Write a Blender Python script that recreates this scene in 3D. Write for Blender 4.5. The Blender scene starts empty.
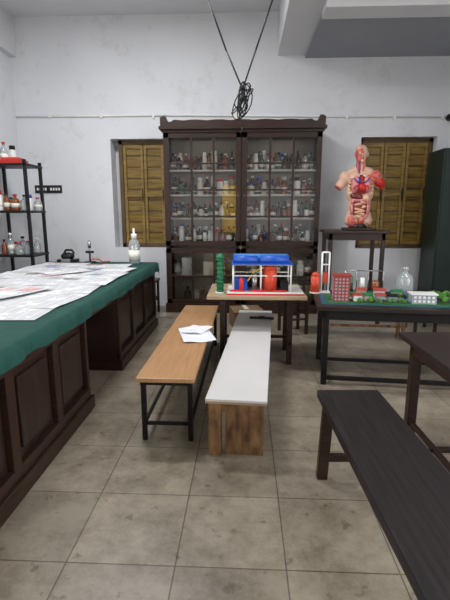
import bpy,bmesh,math,random
from mathutils import Matrix,Vector,Euler
random.seed(7)
R=random.random
def U(a,b): return random.uniform(a,b)
scene=bpy.context.scene
# ---------------------------------------------------------------- materials
def nt(name):
    m=bpy.data.materials.new(name);m.use_nodes=True
    n=m.node_tree;return m,n.nodes,n.links,n.nodes['Principled BSDF']
def mix(c,k): return tuple(max(0,min(1,x*k)) for x in c[:3])+(1,)
def mat(name,c,rough=.6,metal=0,var=.12,scale=6,bump=.0,stretch=(1,1,1),c2=None,spec=.5,detail=4,bscale=None,stain=None):
    m,N,L,P=nt(name)
    P.inputs['Roughness'].default_value=rough;P.inputs['Metallic'].default_value=metal
    P.inputs['Specular IOR Level'].default_value=spec
    tc=N.new('ShaderNodeTexCoord');mp=N.new('ShaderNodeMapping');mp.inputs['Scale'].default_value=stretch
    no=N.new('ShaderNodeTexNoise');no.inputs['Scale'].default_value=scale;no.inputs['Detail'].default_value=detail
    cr=N.new('ShaderNodeValToRGB')
    cr.color_ramp.elements[0].position=.3;cr.color_ramp.elements[1].position=.7
    cr.color_ramp.elements[0].color=(c2+(1,)) if c2 else mix(c,1-var)
    cr.color_ramp.elements[1].color=mix(c,1) if c2 else mix(c,1+var)
    L.new(tc.outputs['Object'],mp.inputs[0]);L.new(mp.outputs[0],no.inputs['Vector'])
    L.new(no.outputs['Fac'],cr.inputs[0])
    if stain:
        n2=N.new('ShaderNodeTexNoise');n2.inputs['Scale'].default_value=2.2;n2.inputs['Detail'].default_value=9;n2.inputs['Roughness'].default_value=.78
        c3=N.new('ShaderNodeValToRGB');c3.color_ramp.elements[0].position=.32;c3.color_ramp.elements[0].color=stain+(1,);c3.color_ramp.elements[1].position=.46;c3.color_ramp.elements[1].color=(1,1,1,1)
        mu=N.new('ShaderNodeMixRGB');mu.blend_type='MULTIPLY';mu.inputs[0].default_value=1
        L.new(tc.outputs['Object'],n2.inputs['Vector']);L.new(n2.outputs['Fac'],c3.inputs[0]);L.new(cr.outputs[0],mu.inputs[1]);L.new(c3.outputs[0],mu.inputs[2]);L.new(mu.outputs[0],P.inputs['Base Color'])
    else: L.new(cr.outputs[0],P.inputs['Base Color'])
    if bump:
        b=N.new('ShaderNodeBump');b.inputs['Strength'].default_value=bump;b.inputs['Distance'].default_value=.01
        L.new(no.outputs['Fac'],b.inputs['Height']);L.new(b.outputs[0],P.inputs['Normal'])
    return m
def glassmat(name,tint=(1,1,1),k=.06,rough=.02,alpha=.0,col=(.8,.85,.85)):
    m,N,L,P=nt(name)
    out=[n for n in N if n.type=='OUTPUT_MATERIAL'][0]
    tr=N.new('ShaderNodeBsdfTransparent');tr.inputs[0].default_value=tint+(1,)
    gl=N.new('ShaderNodeBsdfGlossy');gl.inputs['Roughness'].default_value=rough
    fr=N.new('ShaderNodeFresnel');fr.inputs[0].default_value=1.5
    ad=N.new('ShaderNodeMath');ad.operation='ADD';ad.inputs[1].default_value=k
    L.new(fr.outputs[0],ad.inputs[0])
    mx=N.new('ShaderNodeMixShader');L.new(ad.outputs[0],mx.inputs[0]);L.new(tr.outputs[0],mx.inputs[1]);L.new(gl.outputs[0],mx.inputs[2])
    if alpha>0:
        df=N.new('ShaderNodeBsdfDiffuse');df.inputs[0].default_value=col+(1,)
        m2=N.new('ShaderNodeMixShader');m2.inputs[0].default_value=alpha
        L.new(mx.outputs[0],m2.inputs[1]);L.new(df.outputs[0],m2.inputs[2]);L.new(m2.outputs[0],out.inputs[0])
    else: L.new(mx.outputs[0],out.inputs[0])
    return m
def s(r,g,b):
    f=lambda v:(v/255/12.92) if v/255<=.04045 else ((v/255+.055)/1.055)**2.4
    return (f(r),f(g),f(b))
M={}
M['wall']=mat('wall_paint',s(219,221,225),.85,var=.03,scale=1.6,bump=.05,stain=(.86,.85,.82))
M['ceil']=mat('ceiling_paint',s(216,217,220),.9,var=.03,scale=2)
M['slab']=mat('loft_slab_grey',s(154,157,164),.9,var=.04,scale=2)  # plain grey, a darker tone than the ceiling
M['dark']=mat('dark_wood',s(48,31,24),.4,var=.35,scale=5,stretch=(1,1,12),spec=.35)
M['darkY']=mat('dark_wood_long',s(33,28,28),.5,var=.4,scale=4,stretch=(14,.8,6),bump=.25,spec=.2)
M['darkX']=mat('dark_wood_cross',s(38,29,26),.45,var=.35,scale=5,stretch=(1,12,12),spec=.3)
M['panel']=mat('counter_wood',s(44,30,26),.38,var=.35,scale=4,stretch=(1,5,1),spec=.4)
M['black']=mat('black_paint',s(22,20,21),.45,var=.2,spec=.3)
M['brownlam']=mat('teak_laminate',s(176,134,94),.32,var=.14,scale=5,stretch=(10,.7,1))
M['whitelam']=mat('white_laminate',s(204,202,201),.35,var=.04,scale=4)
M['oldwood']=mat('worn_wood',s(158,120,80),.75,scale=6,c2=s(84,58,38),stretch=(3,3,1.2),bump=.4,detail=8)
M['lightwood']=mat('light_plank',s(160,138,108),.6,var=.15,scale=5,stretch=(1,8,8))
M['olive']=mat('shutter_wood',s(150,122,56),.5,scale=5,c2=s(106,82,36),stretch=(1,1,9))
M['olivef']=mat('shutter_frame',s(86,64,36),.5,var=.2)
M['cloth']=mat('green_cloth',s(14,68,60),.9,var=.18,scale=12,bump=.3)
M['inner']=mat('cabinet_lining',s(152,142,128),.8,var=.12,scale=3)
M['shelf']=mat('shelf_edge',s(204,198,186),.6,var=.1)
M['glass']=glassmat('pane_glass',k=.005)
M['bglass']=glassmat('clear_bottle_glass',tint=(.86,.9,.9),alpha=.25)
M['white']=mat('white_plastic',s(228,228,224),.4,var=.04)
M['cream']=mat('cream_plastic',s(212,204,184),.5,var=.06)
M['amber']=mat('amber_glass',s(58,28,14),.12,var=.2)
M['brownb']=mat('brown_bottle',s(124,68,34),.2,var=.2)
M['greenb']=mat('green_bottle',s(64,96,76),.2,var=.2)
M['label']=mat('paper_label',s(232,228,216),.7,scale=60,var=.15)
M['red']=mat('red_paint',s(196,34,30),.45,var=.08)
M['orange']=mat('orange_paint',s(196,66,38),.45,var=.08)
M['blue']=mat('blue_paint',s(20,80,176),.4,var=.08)
M['cyan']=mat('cyan_paint',s(60,130,196),.4,var=.08)
M['green']=mat('green_paint',s(20,104,64),.5,var=.1)
M['grass']=mat('model_grass',s(42,92,54),.95,var=.35,scale=40,bump=.5)
M['sheetb']=mat('blue_sheet',s(34,86,112),.6,var=.15)
M['leaf']=mat('model_foliage',s(70,118,44),.95,var=.4,scale=50,bump=.6)
M['yellow']=mat('yellow_paint',s(222,184,60),.5,var=.06)
M['brick']=mat('brick_red_card',s(150,56,50),.7,var=.15,scale=30)
M['grey']=mat('grey_card',s(150,156,168),.6,var=.08)
M['steel']=mat('steel',s(150,150,152),.3,1,var=.1)
M['almirah']=mat('green_enamel',s(22,40,34),.4,var=.15)
M['skin']=mat('torso_skin',s(214,172,148),.4,var=.08)
M['muscle']=mat('torso_muscle',s(184,58,54),.4,scale=18,c2=s(216,124,108),stretch=(1,1,4))
M['cavity']=mat('torso_cavity',s(126,46,44),.45,var=.25,scale=14)
M['lung']=mat('torso_lung',s(212,132,130),.4,var=.15,scale=20)
M['liver']=mat('torso_liver',s(110,48,40),.3,var=.15)
M['gut']=mat('torso_intestine',s(228,176,146),.4,var=.12,scale=12)
M['bone']=mat('torso_bone',s(232,220,190),.5,var=.06)
M['vein']=mat('torso_vein',s(40,66,160),.4)
M['rubber']=mat('black_rubber',s(14,14,16),.6,var=.1)
M['sign']=mat('sign_black',s(18,18,22),.5)
M['card']=mat('cardboard',s(120,94,66),.85,var=.1)
M['ochre']=mat('ochre_backdrop',s(236,200,90),.9,var=.15,scale=.8)  # colour of the unseen backdrop mirrored in the cabinet glass
M['earth']=mat('unseen_ground',s(120,110,90),.95,var=.2,scale=1)
# floor tiles
m,N,L,P=nt('floor_tiles');M['floor']=m
tc=N.new('ShaderNodeTexCoord');mp=N.new('ShaderNodeMapping');mp.inputs['Location'].default_value=(.289+4.8,-1.6+4.8,0)
br=N.new('ShaderNodeTexBrick');br.offset=0;br.squash=1
br.inputs['Scale'].default_value=1;br.inputs['Brick Width'].default_value=.48;br.inputs['Row Height'].default_value=.48
br.inputs['Mortar Size'].default_value=.004;br.inputs['Mortar Smooth'].default_value=.4;br.inputs['Bias'].default_value=0
br.inputs['Color1'].default_value=s(158,148,131)+(1,);br.inputs['Color2'].default_value=s(144,135,119)+(1,);br.inputs['Mortar'].default_value=s(98,90,76)+(1,)
no=N.new('ShaderNodeTexNoise');no.inputs['Scale'].default_value=1.9;no.inputs['Detail'].default_value=12;no.inputs['Roughness'].default_value=.8
cr=N.new('ShaderNodeValToRGB');cr.color_ramp.elements[0].position=.36;cr.color_ramp.elements[0].color=(.46,.43,.39,1);cr.color_ramp.elements[1].position=.58;cr.color_ramp.elements[1].color=(1.03,1.03,1.03,1)
mu=N.new('ShaderNodeMixRGB');mu.blend_type='MULTIPLY';mu.inputs[0].default_value=1
L.new(tc.outputs['Object'],mp.inputs[0]);L.new(mp.outputs[0],br.inputs['Vector']);L.new(tc.outputs['Object'],no.inputs['Vector'])
L.new(no.outputs['Fac'],cr.inputs[0]);L.new(br.outputs['Color'],mu.inputs[1]);L.new(cr.outputs[0],mu.inputs[2])
n2=N.new('ShaderNodeTexNoise');n2.inputs['Scale'].default_value=13;n2.inputs['Detail'].default_value=4
c2=N.new('ShaderNodeValToRGB');c2.color_ramp.elements[0].position=.3;c2.color_ramp.elements[0].color=(.6,.57,.52,1);c2.color_ramp.elements[1].position=.38;c2.color_ramp.elements[1].color=(1,1,1,1)
m2=N.new('ShaderNodeMixRGB');m2.blend_type='MULTIPLY';m2.inputs[0].default_value=1
L.new(tc.outputs['Object'],n2.inputs['Vector']);L.new(n2.outputs['Fac'],c2.inputs[0]);L.new(mu.outputs[0],m2.inputs[1]);L.new(c2.outputs[0],m2.inputs[2]);L.new(m2.outputs[0],P.inputs['Base Color'])
rr=N.new('ShaderNodeMapRange');rr.inputs[3].default_value=.22;rr.inputs[4].default_value=.48;L.new(no.outputs['Fac'],rr.inputs[0]);L.new(rr.outputs[0],P.inputs['Roughness'])
bp=N.new('ShaderNodeBump');bp.invert=True;bp.inputs['Strength'].default_value=.3;bp.inputs['Distance'].default_value=.003
L.new(br.outputs['Fac'],bp.inputs['Height']);L.new(bp.outputs[0],P.inputs['Normal'])
# newsprint (uv: metres)
m,N,L,P=nt('newsprint');M['news']=m
tc=N.new('ShaderNodeTexCoord')
br=N.new('ShaderNodeTexBrick');br.offset=0
br.inputs['Scale'].default_value=1;br.inputs['Brick Width'].default_value=.072;br.inputs['Row Height'].default_value=.014
br.inputs['Mortar Size'].default_value=.005;br.inputs['Mortar Smooth'].default_value=.5
br.inputs['Color1'].default_value=s(140,142,148)+(1,);br.inputs['Color2'].default_value=s(168,168,170)+(1,);br.inputs['Mortar'].default_value=s(212,213,214)+(1,)
no=N.new('ShaderNodeTexNoise');no.inputs['Scale'].default_value=7
cr=N.new('ShaderNodeValToRGB');cr.color_ramp.interpolation='CONSTANT';cr.color_ramp.elements[1].position=.56;cr.color_ramp.elements[0].color=(0,0,0,1);cr.color_ramp.elements[1].color=(1,1,1,1)
mu=N.new('ShaderNodeMixRGB');mu.inputs[2].default_value=s(214,215,216)+(1,)
L.new(tc.outputs['UV'],br.inputs['Vector']);L.new(tc.outputs['UV'],no.inputs['Vector']);L.new(no.outputs['Fac'],cr.inputs[0]);L.new(cr.outputs[0],mu.inputs[0]);L.new(br.outputs['Color'],mu.inputs[1]);L.new(mu.outputs[0],P.inputs['Base Color'])
P.inputs['Roughness'].default_value=.8
M['paper']=mat('white_paper',s(222,224,230),.8,var=.03)
M['pic1']=mat('print_orange',s(190,150,110),.7,var=.5,scale=25,c2=s(110,90,120))
M['pic2']=mat('print_blue',s(80,116,170),.7,var=.5,scale=25,c2=s(190,184,176))
M['pic3']=mat('print_dark',s(100,100,104),.7,var=.5,scale=30,c2=s(160,154,146))
M['pic4']=mat('print_pink',s(190,120,126),.7,var=.5,scale=25,c2=s(214,200,194))
# ---------------------------------------------------------------- mesh builder
class B:
    def __init__(self):
        self.bm=bmesh.new();self.ms=[];self.uv=self.bm.loops.layers.uv.new('UVMap')
    def mi(self,m):
        if m not in self.ms:self.ms.append(m)
        return self.ms.index(m)
    def _set(self,verts,m,smooth=False):
        i=self.mi(m)
        fs=set(f for v in verts for f in v.link_faces)
        for f in fs:f.material_index=i;f.smooth=smooth
    def box(self,x0,x1,y0,y1,z0,z1,m,rot=None,piv=None):
        c=Vector(((x0+x1)/2,(y0+y1)/2,(z0+z1)/2))
        T=Matrix.Translation(c)
        if rot: 
            T=T@Euler(rot).to_matrix().to_4x4()
        r=bmesh.ops.create_cube(self.bm,size=1,matrix=T@Matrix.Diagonal((abs(x1-x0),abs(y1-y0),abs(z1-z0),1)))
        self._set(r['verts'],m);return self
    def cyl(self,a,b,r,m,r2=None,seg=16,smooth=True):
        a=Vector(a);b=Vector(b);d=b-a
        q=Vector((0,0,1)).rotation_difference(d.normalized()).to_matrix().to_4x4()
        rr=bmesh.ops.create_cone(self.bm,cap_ends=True,segments=seg,radius1=r,radius2=r if r2 is None else r2,depth=d.length,matrix=Matrix.Translation((a+b)/2)@q)
        self._set(rr['verts'],m,smooth)
        for v in rr['verts']:
            for f in v.link_faces:
                if len(f.verts)>4:f.smooth=False
        return self
    def bar(self,a,b,w,m,w2=None):
        a=Vector(a);b=Vector(b);d=b-a;w2=w2 or w
        q=d.to_track_quat('Z','Y').to_matrix().to_4x4()
        r=bmesh.ops.create_cube(self.bm,size=1,matrix=Matrix.Translation((a+b)/2)@q@Matrix.Diagonal((w,w2,d.length,1)))
        self._set(r['verts'],m);return self
    def ell(self,c,r,m,rot=None,seg=16):
        T=Matrix.Translation(c)
        if rot:T=T@Euler(rot).to_matrix().to_4x4()
        if not hasattr(r,'__len__'):r=(r,r,r)
        rr=bmesh.ops.create_uvsphere(self.bm,u_segments=seg,v_segments=max(6,seg//2+2),radius=1,matrix=T@Matrix.Diagonal((r[0],r[1],r[2],1)))
        self._set(rr['verts'],m,True);return self
    def lathe(self,prof,c,m,seg=14):
        i=self.mi(m);rings=[]
        for (r,z) in prof:
            rings.append([self.bm.verts.new((c[0]+r*math.cos(2*math.pi*k/seg),c[1]+r*math.sin(2*math.pi*k/seg),c[2]+z)) for k in range(seg)])
        for a,b in zip(rings,rings[1:]):
            for k in range(seg):
                f=self.bm.faces.new((a[k],a[(k+1)%seg],b[(k+1)%seg],b[k]));f.material_index=i;f.smooth=True
        f=self.bm.faces.new(rings[-1]);f.material_index=i
        f=self.bm.faces.new(list(reversed(rings[0])));f.material_index=i
        return self
    def tube(self,pts,r,m,seg=8):
        for a,b in zip(pts,pts[1:]):
            if (Vector(a)-Vector(b)).length>1e-5:self.cyl(a,b,r,m,seg=seg)
        for p in pts[1:-1]: self.ell(p,r,m,seg=seg)
        return self
    def sheet(self,cx,cy,z,w,h,a,m,nx=8,ny=8,fn=None,uo=0):
        i=self.mi(m);ca,sa=math.cos(a),math.sin(a);g=[]
        for j in range(ny+1):
            row=[]
            for k in range(nx+1):
                u=(k/nx-.5)*w;v=(j/ny-.5)*h
                x=cx+u*ca-v*sa;y=cy+u*sa+v*ca
                row.append((self.bm.verts.new((x,y,z+(fn(u/w,v/h,x,y) if fn else 0))),(u+uo,v+uo)))
            g.append(row)
        for j in range(ny):
            for k in range(nx):
                q=[g[j][k],g[j][k+1],g[j+1][k+1],g[j+1][k]]
                f=self.bm.faces.new([t[0] for t in q]);f.material_index=i;f.smooth=True
                for l,t in zip(f.loops,q):l[self.uv].uv=t[1]
        return self
    def done(self,name,loc=(0,0,0),rz=0,bevel=0,parent=None,rot=None):
        me=bpy.data.meshes.new(name);self.bm.to_mesh(me);self.bm.free()
        for m in self.ms:me.materials.append(M[m])
        o=bpy.data.objects.new(name,me);scene.collection.objects.link(o)
        o.location=loc;o.rotation_euler=rot or (0,0,rz)
        if bevel:
            bv=o.modifiers.new('bevel','BEVEL');bv.width=bevel;bv.segments=2;bv.limit_method='ANGLE'
        if parent:o.parent=parent
        return o
# ---------------------------------------------------------------- camera
p=math.atan(87/433);th=math.atan(20/433/1.0196)
cam=bpy.data.cameras.new('camera');co=bpy.data.objects.new('camera',cam);scene.collection.objects.link(co)
co.location=(0,0,1.5);co.rotation_euler=(math.pi/2-p,0,th)
cam.sensor_fit='VERTICAL';cam.sensor_height=36;cam.lens=36*433/600;cam.clip_start=.05
scene.camera=co
# ---------------------------------------------------------------- room
YW=6.95;XL=-3.55;XR=3.4;YB=-2.6
B().box(XL-.2,XR+.2,YB-.2,YW+.3,-.12,0,'floor').done('floor')
def grid(name,xs,zs,holes,place,m='wall'):
    b=B()
    for i in range(len(xs)-1):
        for j in range(len(zs)-1):
            if (i,j) in holes:continue
            place(b,xs[i],xs[i+1],zs[j],zs[j+1],m)
    return b
b=grid('w',[XL-.2,-2.09,-1.22,1.74,2.86,XR+.2],[0,.95,2.62,4.5],{(1,1),(3,1)},lambda b,a,c,z0,z1,m:b.box(a,c,YW,YW+.26,z0,z1,m))
b.box(XL-.2,XR+.2,YW+.26,YW+.34,0,4.5,'wall')
b.done('wall_far')
side=[YB,-1.9,.1,.7,2.7,YW]
zsd=[0,.9,3.2,4.5]  # side wall openings added to let sky light in
grid('w',side,zsd,{(1,1),(3,1)},lambda b,a,c,z0,z1,m:b.box(XL-.2,XL,a,c,z0,z1,m)).done('wall_left')
grid('w',side,zsd,{(1,1),(3,1)},lambda b,a,c,z0,z1,m:b.box(XR,XR+.2,a,c,z0,z1,m)).done('wall_right')
grid('w',[XL-.2,-.86,-.2,XR+.2],[0,.78,2.5,4.5],{(1,1)},lambda b,a,c,z0,z1,m:b.box(a,c,YB-.2,YB,z0,z1,m)).done('wall_back')
k=3
for (x,y0,y1) in ((XL-.1,-1.9,.1),(XL-.1,.7,2.7),(XR+.1,-1.9,.1),(XR+.1,.7,2.7)):  # frames of unseen side windows, added as a daylight source
    b=B();t=.05
    b.box(x-t/2,x+t/2,y0,y0+t,.9,3.2,'olivef').box(x-t/2,x+t/2,y1-t,y1,.9,3.2,'olivef').box(x-t/2,x+t/2,y0,y1,.9,.95,'olivef').box(x-t/2,x+t/2,y0,y1,3.15,3.2,'olivef').box(x-t/2,x+t/2,y0+.97,y0+1.03,.9,3.2,'olivef')
    b.done('window_%d'%k);k+=1
b=B();b.box(-.86,-.82,YB-.12,YB-.06,.78,2.5,'olivef').box(-.24,-.2,YB-.12,YB-.06,.78,2.5,'olivef').box(-.86,-.2,YB-.12,YB-.06,.78,.82,'olivef').box(-.86,-.2,YB-.12,YB-.06,2.46,2.5,'olivef').box(-.86,-.2,YB-.1,YB-.08,1.7,1.73,'olivef')
b.done('window_7')
B().box(-4,4,-6.2,-6,-.12,6,'ochre').done('reflected_backdrop')  # unseen, added so the cabinet glass picks up a yellow reflection
B().box(-14,14,-12,14,-.3,-.12,'earth').done('ground_light_block')  # unseen plane added to keep world light from coming up below
B().box(XL-.2,XR+.2,YB-.2,YW+.3,4.34,4.5,'ceil').done('ceiling')
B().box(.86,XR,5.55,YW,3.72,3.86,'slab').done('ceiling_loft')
B().box(.86,XR,5.25,5.55,3.68,4.34,'ceil').done('beam_cross')
B().box(.46,.86,YB,YW,3.76,4.34,'ceil').done('beam_long')
B().box(XL,XL+.1,YB,YW,3.8,4.34,'ceil').done('beam_left')
# windows with shutters
def window(name,x0,x1,z0,z1,n):
    b=B();y=YW+.16;t=.06
    b.box(x0,x0+t,y-.04,y+.06,z0,z1,'olivef').box(x1-t,x1,y-.04,y+.06,z0,z1,'olivef')
    b.box(x0,x1,y-.04,y+.06,z0,z0+t,'olivef').box(x0,x1,y-.04,y+.06,z1-t,z1,'olivef')
    w=(x1-x0-2*t)/n
    for i in range(n):
        a=x0+t+i*w+.005;c=a+w-.01
        b.box(a,c,y+.02,y+.05,z0+t,z1-t,'olivef')
        k=9;h=(z1-z0-2*t)/k
        for j in range(k):
            zz=z0+t+j*h
            b.box(a+.045,c-.045,y-.0,y+.02,zz+.012,zz+h-.012,'olive',rot=(U(.1,.2),0,0))
        b.box(a,a+.045,y-.03,y+.02,z0+t,z1-t,'olive').box(c-.045,c,y-.03,y+.02,z0+t,z1-t,'olive')
        for zz in (z0+t,(z0+z1)/2-.03,z1-t-.06): b.box(a,c,y-.032,y+.02,zz,zz+.06,'olive')
        b.cyl((c-.02,y-.05,(z0+z1)/2-.1),(c-.02,y-.05,(z0+z1)/2+.1),.008,'black',seg=8)
    b.done(name,bevel=.003)
window('window_1',-2.0,-1.225,.955,2.615,2)
window('window_2',1.745,2.855,.955,2.615,3)
# conduit with lamp holder
b=B()
b.tube([(XL+.02,YW-.015,2.95),(-1.2,YW-.015,2.95),(3.3,YW-.015,2.88)],.014,'white')
for x in (-3,-2.2,-1.4,1.5,2.2,2.9): b.box(x-.015,x+.015,YW-.035,YW,2.88-.012*(x-3.3)-.03,2.88-.012*(x-3.3)+.03,'white')
b.box(-.2,-.08,YW-.05,YW,2.86,2.99,'white')
b.cyl((3.0,YW-.09,2.88),(3.0,YW,2.88),.05,'black').ell((3.0,YW-.12,2.86),(.04,.04,.05),'black')
b.done('wall_conduit')
b=B().box(-3.33,-2.9,YW-.015,YW,1.81,1.93,'sign')
for i in range(9): 
    if i!=4: b.box(-3.3+i*.043,-3.3+i*.043+.028,YW-.018,YW-.014,1.85,1.89,'white')
b.done('wall_sign')
# ---------------------------------------------------------------- cabinet
cab=B()
x0,x1,yf,yb=-1.18,1.08,6.5,6.93
cab.box(x0,x0+.05,yf,yb,.0,2.62,'dark').box(x1-.05,x1,yf,yb,0,2.62,'dark')
cab.box(x0,x1,yb-.02,yb,.1,2.62,'inner').box(x0,x1,yf,yb,.06,.14,'dark').box(x0,x1,yf,yb,2.58,2.62,'dark')
cab.box(-.08,-.04,yf+.03,yb,.1,2.6,'inner')
SH=[.14,.56,1.06,1.43,1.77,2.12]
for z in SH[1:]: cab.box(x0+.05,x1-.05,yf+.06,yb-.02,z-.025,z,'shelf')
yd=yf-.03
for (a,c) in ((x0,-.065),(-.055,x1)):
    for (za,zb,hz) in ((.14,.98,(.56,)),(1.02,2.62,(1.45,1.83,2.2))):
        for (p0,p1) in ((a,a+.08),(c-.07,c)): cab.box(p0,p1,yd,yf,za,zb,'dark')
        cab.box(a,c,yd,yf,za,za+.07,'dark').box(a,c,yd,yf,zb-.07,zb,'dark')
        w=(c-a-.15)/3
        for k in (1,2):
            xx=a+.08+k*w;cab.box(xx-.015,xx+.015,yd+.003,yf,za+.07,zb-.07,'dark')
        for z in hz: cab.box(a+.08,c-.07,yd+.004,yf,z-.012,z+.012,'dark')
        cab.box(a+.075,c-.065,yd+.014,yd+.018,za+.065,zb-.065,'glass')
    cab.cyl((c-.035 if a<-.5 else a+.04,yd-.02,1.75),(c-.035 if a<-.5 else a+.04,yd,1.75),.012,'steel',seg=10)
cab.box(x0-.02,x1+.02,yd-.02,yf+.02,.0,.14,'dark')
cab.box(x0-.01,x1+.01,yd-.02,yb,2.62,2.66,'dark').box(x0-.05,x1+.05,yd-.06,yb,2.66,2.70,'dark')
n=60;i=cab.mi('dark')
pts=[]
for k in range(n+1):
    t=k/n;x=x0-.03+(x1-x0+.06)*t
    e=min(t,1-t)
    h=.075+.012*abs(math.sin(t*math.pi*7))
    if e<.05: h=.12+.02*math.sin(e/.05*math.pi)
    elif e<.075: h=.06
    pts.append((x,h))
for yy0,yy1 in ((yd-.04,yd-.01),):
    fr=[cab.bm.verts.new((x,yy0,2.70)) for x,h in pts];ft=[cab.bm.verts.new((x,yy0,2.70+h)) for x,h in pts]
    br_=[cab.bm.verts.new((x,yy1,2.70)) for x,h in pts];bt=[cab.bm.verts.new((x,yy1,2.70+h)) for x,h in pts]
    for k in range(n):
        for q in ((fr[k],fr[k+1],ft[k+1],ft[k]),(bt[k],bt[k+1],br_[k+1],br_[k]),(ft[k],ft[k+1],bt[k+1],bt[k])):
            f=cab.bm.faces.new(q);f.material_index=i
cab.done('reagent_cabinet',bevel=.003)
# bottles
def bottle(b,x,y,z,kind,h,r):
    if kind=='jar':
        mt=random.choice(['white','white','cream','brownb','white'])
        b.lathe([(r*.95,0),(r,.01),(r,h*.72),(r*.75,h*.8),(r*.75,h*.82)],(x,y,z),mt,10)
        b.lathe([(r*.8,h*.8),(r*.8,h),(r*.7,h*1.01)],(x,y,z),random.choice(['white','black','red','white','blue','white']),10)
    else:
        mt={'amber':'amber','clear':'bglass','green':'greenb','brown':'brownb'}[kind]
        b.lathe([(r*.95,0),(r,.01),(r,h*.58),(r*.8,h*.68),(r*.35,h*.76),(r*.33,h*.88),(r*.45,h*.9)],(x,y,z),mt,10)
        b.lathe([(r*.42,h*.88),(r*.5,h*.98),(r*.3,h)],(x,y,z),random.choice(['black','white','steel','black','red']),10)
    if R()<.6: b.lathe([(r*1.015,h*.2),(r*1.015,h*.45)],(x,y,z),'label',10)
b=B()
for z in SH[2:]:
    for row,yy in ((0,6.76),(1,6.625)):
        x=-1.1
        while x<.97:
            r=U(.03,.052);h=U(.2,.29) if row==0 else U(.14,.25)
            x+=r
            if R()<.95 and not(-.13<x<.01):
                bottle(b,x,yy+U(-.01,.01),z+.001,random.choice(['jar','jar','jar','amber','amber','clear','green','brown','amber','brown']),h,r)
            x+=r+U(.002,.012)
for z in SH[:2]:
    x=-1.08
    while x<.95:
        w=U(.08,.2)
        if not(-.28<x<-.02) and R()<.92:
            if R()<.35: b.box(x,x+w,6.58,6.85,z+.001,z+U(.12,.3),random.choice(['cream','grey','lightwood','white','cyan','card']))
            else: bottle(b,x+.05,6.62,z+.001,random.choice(['amber','clear','jar','jar','brown']),U(.22,.32),.055);w=.09
        x+=w+.03
b.done('reagent_bottles')
# ---------------------------------------------------------------- lab counter
b=B();xe=-1.2;xw=-2.66;top=.84
def ped(y0,y1):
    b.box(xw,xe-.03,y0,y1,.1,top-.03,'panel')
    b.box(xw-.02,xe+.03,y0-.02,y1+.03,0,.1,'dark')
    b.box(xe-.03,xe+.012,y0,y1,.1,.17,'dark').box(xe-.03,xe+.012,y0,y1,top-.14,top-.03,'dark')
    k=max(1,round((y1-y0)/.55));w=(y1-y0)/k
    for i in range(k+1):
        c=y0+i*w;b.box(xe-.03,xe+.01,max(y0,c-.04),min(y1,c+.04),.1,top-.03,'dark')
    for i in range(k):
        b.box(xe-.03,xe-.008,y0+i*w+.1,y0+(i+1)*w-.1,.23,top-.2,'panel')
ped(.4,3.12);ped(3.95,5.66)
b.box(xw,xe-.5,3.12,3.95,0,top-.03,'dark')
b.box(xe-.5,xe,3.12,3.95,top-.14,top-.03,'dark')
b.box(xw-.02,xe+.02,.35,5.76,top-.03,top,'dark')
b.done('laboratory_counter',bevel=.004)
# cloth
b=B();i=b.mi('cloth');X1=-1.168;X0=-2.7;Y0=.32;Y1=5.8;zc=top+.008
nn=110;prev=None
def row(y,yy,k):
    hem=.105+.008*math.sin(y*5)+.006*math.sin(y*13+1);wv=.008*math.sin(y*19)+.006*math.sin(y*43)
    return [b.bm.verts.new(v) for v in ((X0-.01,yy,zc-.12),(X0,yy,zc-.005),(X0+.02,yy,zc),(-1.9,yy,zc+.001),(X1-.02,yy,zc),(X1,yy,zc-.01),(X1+.012+wv*.5,yy,zc-.06),(X1+.016+wv,yy,zc-hem))]
for k in range(nn+1):
    y=Y0+(Y1-Y0)*k/nn;r=row(y,y,k)
    if prev:
        for a in range(7):
            f=b.bm.faces.new((prev[a],prev[a+1],r[a+1],r[a]));f.material_index=i;f.smooth=True
    prev=r
rr_=[b.bm.verts.new((v.co.x,Y1+.012,min(v.co.z,zc)-.13)) for v in prev]
for a in range(7):
    f=b.bm.faces.new((prev[a],prev[a+1],rr_[a+1],rr_[a]));f.material_index=i;f.smooth=True
b.done('green_tablecloth')
# newspapers
b=B();k=0
specs=[(-1.72,2.75,.84,.5,.06),(-2.35,2.7,.6,.56,.0),(-1.62,3.15,.8,.56,-.1),(-2.2,3.05,.8,.56,.2),(-1.62,3.6,.8,.52,.1),(-2.2,3.5,.8,.56,-.15),(-1.65,4.02,.8,.5,.05),(-2.25,4.0,.7,.56,.2),(-1.66,4.4,.8,.46,-.05),
 (-2.2,4.4,.75,.5,.1),(-1.64,4.8,.74,.46,-.12),(-2.2,4.85,.75,.5,.1),(-1.7,5.14,.62,.38,.06),(-2.25,5.22,.6,.4,-.08),(-1.9,3.35,.56,.4,1.2),(-1.95,4.6,.5,.38,.9)]
for (x,y,w,h,a) in specs:
    ex=abs(w/2*math.cos(a))+abs(h/2*math.sin(a));x=max(min(x,-1.25-ex),-2.68+ex);k+=1
    z=zc+.003+k*.0016;ph=U(0,6)
    fn=lambda u,v,X,Y,ph=ph:.002*math.sin(7*u+ph)*math.sin(5*v+ph)+.003
    b.sheet(x,y,z,w,h,a,'news',12,10,fn,uo=k*1.37)
    for q in range(random.choice([0,1,2])):
        u,v=U(-.32,.32)*w,U(-.32,.32)*h
        xx=x+u*math.cos(a)-v*math.sin(a);yy=y+u*math.sin(a)+v*math.cos(a)
        b.sheet(xx,yy,z+.0055,U(.12,.22),U(.08,.15),a,random.choice(['pic1','pic2','pic3','pic4','pic2','pic3']),1,1)
b.done('newspapers')
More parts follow.
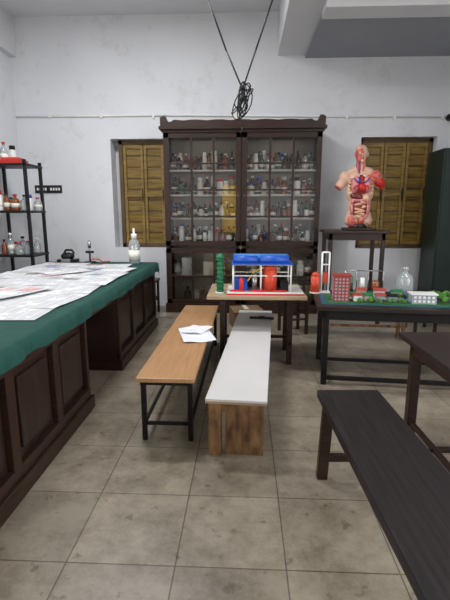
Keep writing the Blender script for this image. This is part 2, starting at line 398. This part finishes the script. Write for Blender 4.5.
# counter apparatus
b=B();b.lathe([(.065,0),(.072,.02),(.072,.24),(.06,.29),(.022,.33),(.02,.35)],(0,0,0),'bglass',20)
b.lathe([(.062,.01),(.066,.02),(.066,.17)],(0,0,0),'grey',16)
b.lathe([(.036,.33),(.036,.385),(.014,.395),(.012,.46)],(0,0,0),'white',16)
b.lathe([(.0735,.06),(.0735,.18)],(0,0,0),'label',20)
b.done('glass_wash_bottle',(-1.43,5.58,zc+.001))
b=B();b.cyl((0,0,0),(0,0,.02),.08,'black').cyl((0,0,.02),(0,0,.3),.012,'steel').cyl((0,0,.2),(0,0,.28),.02,'steel').box(-.05,.05,-.02,.02,.13,.16,'black');b.tube([(0,0,.05),(.1,.02,.05),(.18,-.03,.02),(.25,.05,.015)],.008,'orange')
b.done('bunsen_burner',(-2.05,5.66,zc+.001))
b=B();b.box(-.12,.12,-.07,.09,0,.05,'black').ell((0,0,.09),(.09,.07,.05),'black').tube([(-.05,0,.12),(-.02,0,.17),(.06,0,.17),(.09,0,.12)],.014,'black').box(-.06,.06,-.08,-.065,.01,.06,'steel')
b.done('weighing_balance',(-2.35,5.66,zc+.001))
# rack
b=B()
for x in (-3.46,-2.93):
    for y in (5.86,6.3): b.box(x-.02,x+.02,y-.02,y+.02,0,2.2,'black')
for z in (2.15,1.53,.93,.4): b.box(-3.5,-2.9,5.84,6.32,z-.03,z,'black')
b.done('metal_rack',bevel=.003)
b=B()
for z in (2.151,1.531,.931):
    for yy in (5.95,6.2):
        x=-3.4
        while x<-2.98:
            r=U(.035,.06);x+=r
            if z<2.1 or x<-3.2:bottle(b,x,yy,z,random.choice(['clear','clear','clear','jar','brown']),U(.15,.3),r)
            x+=r+.015
b.box(-3.3,-2.99,5.86,6.1,2.151,2.2,'red').box(-3.26,-3.03,5.9,6.05,2.2,2.23,'orange')
b.done('glassware_bottles')
# ---------------------------------------------------------------- benches
b=B();Lb=2.25
b.box(-.19,.19,0,Lb,.43,.46,'brownlam')
b.box(-.17,.17,.03,.055,.4,.43,'black').box(-.17,.17,Lb-.055,Lb-.03,.4,.43,'black').box(-.17,-.145,.03,Lb-.03,.405,.43,'black').box(.145,.17,.03,Lb-.03,.405,.43,'black')
for y in (.06,Lb-.06):
    for x in(-.155,.155): b.bar((x,y,0),(x,y,.42),.032,'black')
    b.bar((-.155,y,.12),(.155,y,.12),.022,'black')
for x in(-.155,.155): b.bar((x,.06,.12),(x,Lb-.06,.12),.022,'black')
b.done('wooden_bench',(-.505,2.6,0),rz=-.01,bevel=.003)
b=B();Lw=2.5
b.box(-.19,.19,0,Lw,.35,.38,'whitelam').box(-.189,.189,-.002,.0,.352,.366,'lightwood')
for y0,y1 in ((.0,.07),(Lw-.2,Lw-.13)):
    b.box(-.17,-.095,y0,y1,0,.35,'oldwood')
    b.box(-.07,.17,y0+.03,y1+.09,0,.35,'oldwood')
    b.box(-.1,.17,y0+.02,y0+.045,.29,.35,'oldwood')
b.box(-.15,-.12,.05,Lw-.1,.27,.35,'oldwood').box(.12,.15,.05,Lw-.1,.27,.35,'oldwood')
b.done('laminate_bench',(-.045,2.47,0),rz=-.072,bevel=.004)
b=B();Lr=2.0
b.box(-.175,.175,-Lr,0,.455,.5,'darkY')
b.box(-.14,-.11,-Lr+.05,-.06,.38,.455,'darkY').box(.11,.14,-Lr+.05,-.06,.38,.455,'darkY')
for y in(-.1,-Lr+.12):
    for sx in(-1,1): b.bar((sx*.15,y,0),(sx*.13,y,.455),.045,'dark',.06)
    b.bar((-.14,y,.13),(.14,y,.13),.03,'dark',.045)
b.done('wooden_bench.001',(.60,2.38,0),rz=.045,bevel=.005)
# paper on brown bench
b=B()
b.sheet(-.41,3.6,.463,.27,.44,.25,'paper',16,16,lambda u,v,X,Y:.006*math.sin(u*7+v*4)+.007+(.04*max(0,v-.25)))
b.sheet(-.42,3.74,.474,.2,.26,-.35,'paper',12,12,lambda u,v,X,Y:.005*math.sin(u*6)+.006)
b.done('paper_sheets')
b=B().box(-.13,.13,-.02,.02,0,.02,'black').box(-.03,.03,-.015,.015,.02,.03,'black');b.done('blackboard_ruler',(.19,4.55,.381),rz=-.15)
# ---------------------------------------------------------------- tables
def table(name,x,y,w,d,h,rz,topm='darkX',legm='dark',t=.035,apron=.09,lw=.05,strz=.12,inset=.06,cross=False):
    b=B();b.box(0,w,0,d,h-t,h,topm)
    i=inset
    b.box(i,w-i,i,i+.02,h-t-apron,h-t,legm).box(i,w-i,d-i-.02,d-i,h-t-apron,h-t,legm).box(i,i+.02,i,d-i,h-t-apron,h-t,legm).box(w-i-.02,w-i,i,d-i,h-t-apron,h-t,legm)
    for xx in(i+lw/2,w-i-lw/2):
        for yy in(i+lw/2,d-i-lw/2): b.bar((xx,yy,0),(xx,yy,h-t),lw,legm)
    for xx in(i+lw/2,w-i-lw/2): b.bar((xx,i,strz),(xx,d-i,strz),.03,legm)
    b.bar((i,d/2,strz),(w-i,d/2,strz),.03,legm)
    if cross:b.bar((i,i+lw/2,.06),(w-i,i+lw/2,.06),.035,legm)
    return b.done(name,(x,y,0),rz,bevel=.004)
table('demonstration_table',-.36,4.06,.96,.75,.72,0,'lightwood','dark',inset=.12,strz=.22,apron=.03)
table('wooden_table',.62,3.62,1.75,.85,.72,-.1,'darkX','black',cross=True)
table('wooden_table.001',1.06,1.95,1.2,.9,.72,.03,'darkX','dark',lw=.06)
b=B();b.box(-.5,.5,-.14,.14,.42,.45,'lightwood')
for x in(-.45,.45):
    for y in(-.1,.1): b.bar((x,y,0),(x,y,.42),.04,'oldwood')
b.bar((-.45,0,.15),(.45,0,.15),.03,'oldwood');b.done('low_bench',(1.45,5.2,0),rz=-.05,bevel=.003)
def stool(name,loc,rz=0,h=.53):
    b=B();b.box(-.16,.16,-.16,.16,h-.03,h,'dark')
    for x in(-.13,.13):
        for y in(-.13,.13): b.bar((x,y,0),(x,y,h-.03),.035,'dark')
    b.bar((-.13,-.13,.2),(.13,-.13,.2),.025,'dark').bar((-.13,.13,.2),(.13,.13,.2),.025,'dark').bar((-.13,-.13,.26),(-.13,.13,.26),.025,'dark').bar((.13,-.13,.26),(.13,.13,.26),.025,'dark')
    b.done(name,loc,rz,bevel=.003)
stool('wooden_stool',(-1.45,6.35,0));stool('wooden_stool.001',(.62,5.4,0),.3,.5);stool('wooden_stool.002',(2.3,5.6,0),.1,.5)
b=B();b.box(-.2,.2,-.15,.15,0,.24,'card').box(-.2,.2,-.22,-.15,.235,.24,'card',rot=(.4,0,0)).box(-.03,.03,-.152,.152,.0,.242,'cream');b.done('cardboard_box',(.02,5.75,0),rz=.2)
table('pedestal_stand',1.08,5.82,.82,.6,1.27,0,'dark','dark',inset=.04,strz=.4,lw=.05)
# ---------------------------------------------------------------- anatomical torso
root=bpy.data.objects.new('anatomical_torso_model',None);scene.collection.objects.link(root)
root.location=(1.545,6.1,1.272);root.rotation_euler=(0,0,-.12);root.scale=(1.0,1.0,1.03)
def remesh(o,v=.012,it=6):
    r=o.modifiers.new('remesh','REMESH');r.mode='VOXEL';r.voxel_size=v;r.use_smooth_shade=True
    sm=o.modifiers.new('smooth','SMOOTH');sm.iterations=it;sm.factor=.5
b=B()
b.ell((0,0,.17),(.175,.12,.13),'skin').ell((0,0,.32),(.155,.105,.2),'skin').ell((0,0,.5),(.19,.12,.2),'skin').ell((0,.01,.64),(.21,.105,.12),'skin')
for sx in(-1,1):
    b.ell((sx*.2,.0,.67),(.085,.085,.09),'skin').cyl((sx*.2,0,.66),(sx*.285,-.01,.55),.07,'skin',.055)
    b.ell((sx*.09,0,.12),(.1,.11,.08),'skin')
    b.ell((sx*.084,.02,.96),(.014,.022,.034),'skin')
    b.ell((sx*.1,.0,.75),(.11,.06,.05),'skin',rot=(0,sx*.4,0))
b.cyl((0,.01,.68),(0,0,.88),.068,'skin',.055)
b.ell((0,.015,.985),(.08,.1,.1),'skin').ell((0,-.015,.93),(.062,.075,.085),'skin').ell((0,-.1,.945),(.014,.022,.025),'skin').ell((0,-.07,.875),(.03,.025,.022),'skin')
o=b.done('body',parent=root);remesh(o,.01,8)
b=B()
b.ell((-.022,-.012,.965),(.064,.095,.092),'muscle').ell((-.03,-.035,.91),(.042,.058,.06),'muscle')
b.ell((.03,-.088,.965),(.013,.01,.01),'bone').ell((-.03,-.1,.965),(.014,.012,.014),'bone').ell((-.03,-.11,.965),.006,'black').ell((.03,-.097,.965),.005,'black')
b.ell((0,-.092,.905),(.024,.01,.007),'muscle').ell((-.04,-.03,1.03),(.045,.06,.05),'gut')
b.ell((-.03,-.012,.80),(.045,.052,.09),'muscle').tube([(.02,-.055,.75),(.03,-.06,.86)],.009,'muscle').tube([(-.03,-.066,.72),(-.035,-.065,.86)],.008,'vein')
b.ell((0,-.055,.56),(.15,.085,.15),'cavity').ell((0,-.05,.3),(.125,.09,.2),'cavity')
b.ell((-.075,-.105,.58),(.055,.05,.11),'lung',rot=(0,.12,0)).ell((.08,-.105,.58),(.052,.05,.11),'lung',rot=(0,-.12,0))
b.ell((.012,-.145,.54),(.045,.035,.055),'red',rot=(0,-.5,0)).tube([(.01,-.14,.58),(.0,-.13,.65),(.02,-.11,.68)],.013,'red').tube([(-.02,-.14,.57),(-.025,-.12,.67)],.013,'vein')
for sx in(-1,1):
    b.tube([(sx*.03,-.15,.6),(sx*.07,-.158,.62),(sx*.1,-.15,.66)],.008,'vein').tube([(sx*.03,-.15,.57),(sx*.08,-.16,.56),(sx*.1,-.15,.52)],.008,'red')
b.ell((-.05,-.12,.43),(.09,.045,.045),'liver',rot=(0,.2,0)).ell((.07,-.125,.41),(.05,.04,.045),'gut',rot=(0,.5,0))
pts=[]
for k in range(70):
    t=k/69;pts.append((.065*math.sin(t*26)*(1-.2*t),-.125-.014*math.cos(t*41),.36-t*.2))
b.tube(pts,.015,'gut')
b.tube([(-.1,-.11,.2),(-.105,-.115,.34),(-.09,-.13,.385),(.09,-.13,.385),(.105,-.115,.33),(.1,-.11,.2),(.05,-.12,.15),(0,-.12,.12)],.02,'lung')
for sx in(-1,1):
    b.tube([(sx*.14,-.075,.66),(sx*.02,-.1,.69)],.01,'bone')
    b.cyl((sx*.283,-.01,.553),(sx*.292,-.012,.541),.05,'red' if sx>0 else 'muscle')
    for j in range(4): b.tube([(sx*.155,-.06,.62-j*.045),(sx*.135,-.1,.60-j*.045)],.008,'bone')
b.ell((.19,-.02,.68),(.08,.08,.085),'muscle').ell((.13,-.05,.65),(.08,.06,.06),'muscle')
b.cyl((.2,-.012,.66),(.287,-.02,.56),.069,'red',.055)
b.ell((-.09,-.05,.12),(.07,.07,.08),'muscle').ell((.02,-.1,.12),(.045,.035,.05),'orange')
b.done('organs',parent=root)
b=B().box(-.2,.2,-.15,.15,0,.03,'dark').cyl((0,0,.03),(0,0,.08),.12,'dark');b.done('base',parent=root,bevel=.004)
# ---------------------------------------------------------------- cords
b=B();c0=(-.03,4.0,2.54)
b.tube([c0,(-.17,4.02,2.85),(-.32,4.0,3.23),(-.78,4.0,4.34)],.007,'rubber').tube([c0,(.08,4.0,2.85),(.21,4.0,3.22),(.33,4.0,3.6),(.47,4.0,3.95)],.007,'rubber')
q=[]
for j in range(230):
    t=j/229*2*math.pi*9
    a=.075+.02*math.sin(t*.37);c=.11+.035*math.sin(t*.23+1)
    q.append((-.03+a*math.sin(t+.8*math.sin(t*.31))*(.65+.35*math.cos(t*.17)),4.0+.04*math.sin(t*.61),2.45+c*math.cos(t*.93+.5*math.sin(t*.19))))
b.tube(q,.005,'rubber',6)
b.tube([(-.03,4.0,2.5),(-.06,4.0,2.3),(-.02,4.0,2.24),(-.05,4.0,2.18)],.005,'rubber').ell((-.03,4,2.55),.022,'rubber').cyl((-.06,4,2.46),(.0,4,2.47),.02,'rubber')
b.done('hanging_cable')
# ---------------------------------------------------------------- models
zt=.721
b=B();b.cyl((0,0,0),(0,0,.34),.034,'green',.028,12)
for k in range(8): b.cyl((0,0,.02+k*.043),(0,0,.034+k*.043),.041,'green',seg=12)
b.lathe([(.04,.34),(.04,.36),(.01,.39)],(0,0,0),'green',12);b.cyl((0,0,0),(0,0,.01),.05,'white')
b.done('model_tower',(-.24,4.25,zt))
b=B();b.box(0,.74,0,.42,0,.025,'white').box(.0,.74,-.004,0,.0,.014,'red')
for x in(.1,.3,.5):
    b.box(x-.07,x+.08,.03,.05,.03,.045,'red')
for x in(.06,.33,.62):
    for y in(.06,.34): b.cyl((x,y,.025),(x,y,.29),.008,'white',seg=8)
for y in(.06,.34): b.cyl((.06,y,.29),(.62,y,.29),.008,'white',seg=8).cyl((.06,y,.18),(.62,y,.18),.006,'white',seg=8)
b.cyl((.06,.12,.33),(.3,.12,.33),.045,'blue').cyl((.32,.12,.33),(.6,.12,.33),.045,'blue').box(.04,.64,.04,.36,.29,.3,'blue').cyl((.06,.28,.33),(.6,.28,.33),.045,'cyan')
b.cyl((.42,.12,.025),(.42,.12,.24),.07,'orange',seg=24).lathe([(.07,.24),(.05,.27),(.015,.28)],(.42,.12,0),'orange',20)
b.box(.07,.2,.1,.3,.025,.14,'blue').cyl((.27,.1,.025),(.27,.1,.2),.03,'steel').box(.52,.6,.08,.3,.025,.12,'black').tube([(.2,.1,.12),(.27,.1,.22),(.42,.12,.28)],.008,'yellow')
b.box(.07,.58,.3,.32,.025,.16,'black')
b.cyl((.14,.05,.03),(.14,.05,.16),.02,'red')
b.done('factory_model',(-.17,4.12,zt))
b=B();b.box(-.04,1.2,-.02,.44,0,.004,'sheetb').box(.0,1.17,0,.42,.004,.012,'grass').box(.1,1.15,.2,.28,.012,.015,'grey')
def house(x,y,w,d,h,m,rm):
    b.box(x,x+w,y,y+d,.012,.012+h,m);i=b.mi(rm)
    v=[b.bm.verts.new(c) for c in((x-.01,y-.01,h+.012),(x+w+.01,y-.01,h+.012),(x+w+.01,y+d+.01,h+.012),(x-.01,y+d+.01,h+.012),(x-.01,y+d/2,h+.035),(x+w+.01,y+d/2,h+.035))]
    for q in((0,1,5,4),(2,3,4,5),(0,4,3),(1,2,5),(0,3,2,1)):
        f=b.bm.faces.new([v[t] for t in q]);f.material_index=i
    b.box(x+w*.4,x+w*.6,y-.003,y,.012,.012+h*.6,'white')
for (x,y,w,h,m,r) in ((.24,.1,.07,.05,'white','brick'),(.34,.12,.06,.045,'cream','green'),(.43,.08,.07,.055,'grey','brick'),(.54,.12,.07,.045,'grey','black'),(.3,.32,.08,.06,'cream','brick'),(.46,.32,.09,.06,'white','brick'),(.62,.32,.08,.05,'cream','green')):
    house(x,y,w,.07,h,m,r)
b.box(.72,.92,.05,.17,.012,.09,'grey').box(.71,.93,.04,.18,.09,.1,'white')
for k in range(5):
    for j in range(2): b.box(.735+k*.037,.755+k*.037,.045,.05,.025+j*.035,.045+j*.035,'white')
for k in range(50):
    if k<18: x=U(.95,1.13);y=U(.03,.4)
    elif k<30: x=U(.15,.9);y=U(.28,.31)
    else: x=U(.24,.7);y=U(.02,.07)
    rr=U(.02,.035) if k<18 else U(.01,.02)
    b.cyl((x,y,.012),(x,y,.03),.004,'oldwood',seg=6).ell((x,y,.022+rr),(rr,rr,rr),'leaf',seg=8)
for k in range(5):
    x=.24+k*.11;b.box(x,x+.045,.215,.24,.018,.034,random.choice(['red','blue','white','yellow']))
    b.box(x+.01,x+.035,.217,.238,.034,.044,'black')
w,d,h=.14,.1,.24;ox,oy=.06,.08
b.box(ox,ox+w,oy,oy+d,.0,h,'brick').box(ox-.008,ox+w+.008,oy-.008,oy+d+.008,h,h+.01,'brick')
for k in range(4):
    for j in range(7): b.box(ox+.014+k*.031,ox+.032+k*.031,oy-.003,oy,.02+j*.03,.036+j*.03,'grey')
for k in range(3):
    for j in range(7): b.box(ox-.003,ox,oy+.012+k*.029,oy+.03+k*.029,.02+j*.03,.036+j*.03,'grey')
b.done('town_model',(.72,3.74,zt),rz=-.1)
b=B();b.lathe([(.07,0),(.078,.02),(.078,.15),(.06,.19),(.025,.215),(.025,.24),(.034,.245)],(0,0,0),'bglass',20).lathe([(.072,.008),(.072,.05)],(0,0,0),'grey',16);b.lathe([(.022,.235),(.03,.27)],(0,0,0),'bglass',12)
b.done('glass_reagent_bottle',(1.55,4.22,zt))
b=B();b.box(-.05,.05,-.04,.04,0,.015,'white').cyl((-.035,0,.015),(-.035,0,.4),.009,'white',seg=8).cyl((.035,0,.015),(.035,0,.4),.009,'white',seg=8).cyl((-.035,0,.4),(.035,0,.4),.009,'white',seg=8).cyl((-.035,0,.28),(.035,0,.28),.008,'white',seg=8).box(-.02,.02,-.01,.01,.1,.2,'orange')
b.done('signal_stand_model',(.80,4.3,zt))
b=B();b.cyl((0,0,0),(0,0,.17),.045,'orange').lathe([(.045,.17),(.03,.2),(.01,.21)],(0,0,0),'orange',16).cyl((0,0,0),(0,0,.012),.055,'white');b.done('red_tank_model',(.70,4.27,zt))
b=B();b.box(0,.4,0,.12,0,.015,'green')
for x in(.02,.13,.24,.38): b.cyl((x,.07,.015),(x,.07,.22),.006,'steel',seg=8)
b.cyl((.02,.07,.22),(.38,.07,.22),.006,'steel',seg=8).cyl((.075,.07,.03),(.075,.07,.16),.022,'greenb').cyl((.185,.07,.03),(.185,.07,.15),.022,'white').cyl((.31,.07,.015),(.31,.07,.12),.035,'brownb').box(.05,.1,.05,.09,.015,.03,'black')
b.done('apparatus_stand',(.98,4.26,zt),rz=-.1)
# almirah
b=B();b.box(0,.65,0,.5,.08,2.36,'almirah')
for x in(.02,.335): b.box(x,x+.295,-.015,0,.12,2.32,'almirah')
b.box(.29,.31,-.035,-.015,1.1,1.3,'steel')
for x in(0.03,.57):
    for y in(.03,.42): b.box(x,x+.05,y,y+.05,0,.08,'black')
b.done('steel_almirah',(2.68,6.25,0),rz=0,bevel=.006)
# ---------------------------------------------------------------- light
w=bpy.data.worlds.new('world');scene.world=w;w.use_nodes=True
bg=w.node_tree.nodes['Background'];bg.inputs[0].default_value=(.98,.985,1,1);bg.inputs[1].default_value=7.8
def area(name,loc,rot,sx,sy,e,c=(1,1,1),portal=False):
    l=bpy.data.lights.new(name,'AREA');l.shape='RECTANGLE';l.size=sx;l.size_y=sy;l.energy=e;l.color=c
    o=bpy.data.objects.new(name,l);scene.collection.objects.link(o);o.location=loc;o.rotation_euler=rot
    if portal:l.cycles.is_portal=True
area('overhead_fill',(-1.4,4.3,4.25),(0,0,0),1.2,.3,105,(.98,.98,1))  # added overhead fill to brighten the room, no fitting modelled
area('overhead_fill.001',(2.0,2.5,4.25),(0,0,0),1.2,.3,45,(.98,.98,1))  # second added fill, weaker, over the right side
for i,y in enumerate((-.9,1.7)):
    area('portal_left',(XL-.21,y,2.05),(0,-math.pi/2,0),2.3,2.0,1,portal=True)
    area('portal_right',(XR+.21,y,2.05),(0,math.pi/2,0),2.3,2.0,1,portal=True)
area('portal_back',(-.53,YB-.21,1.64),(math.pi/2,0,0),.66,1.72,1,portal=True)
scene.view_settings.view_transform='Standard'
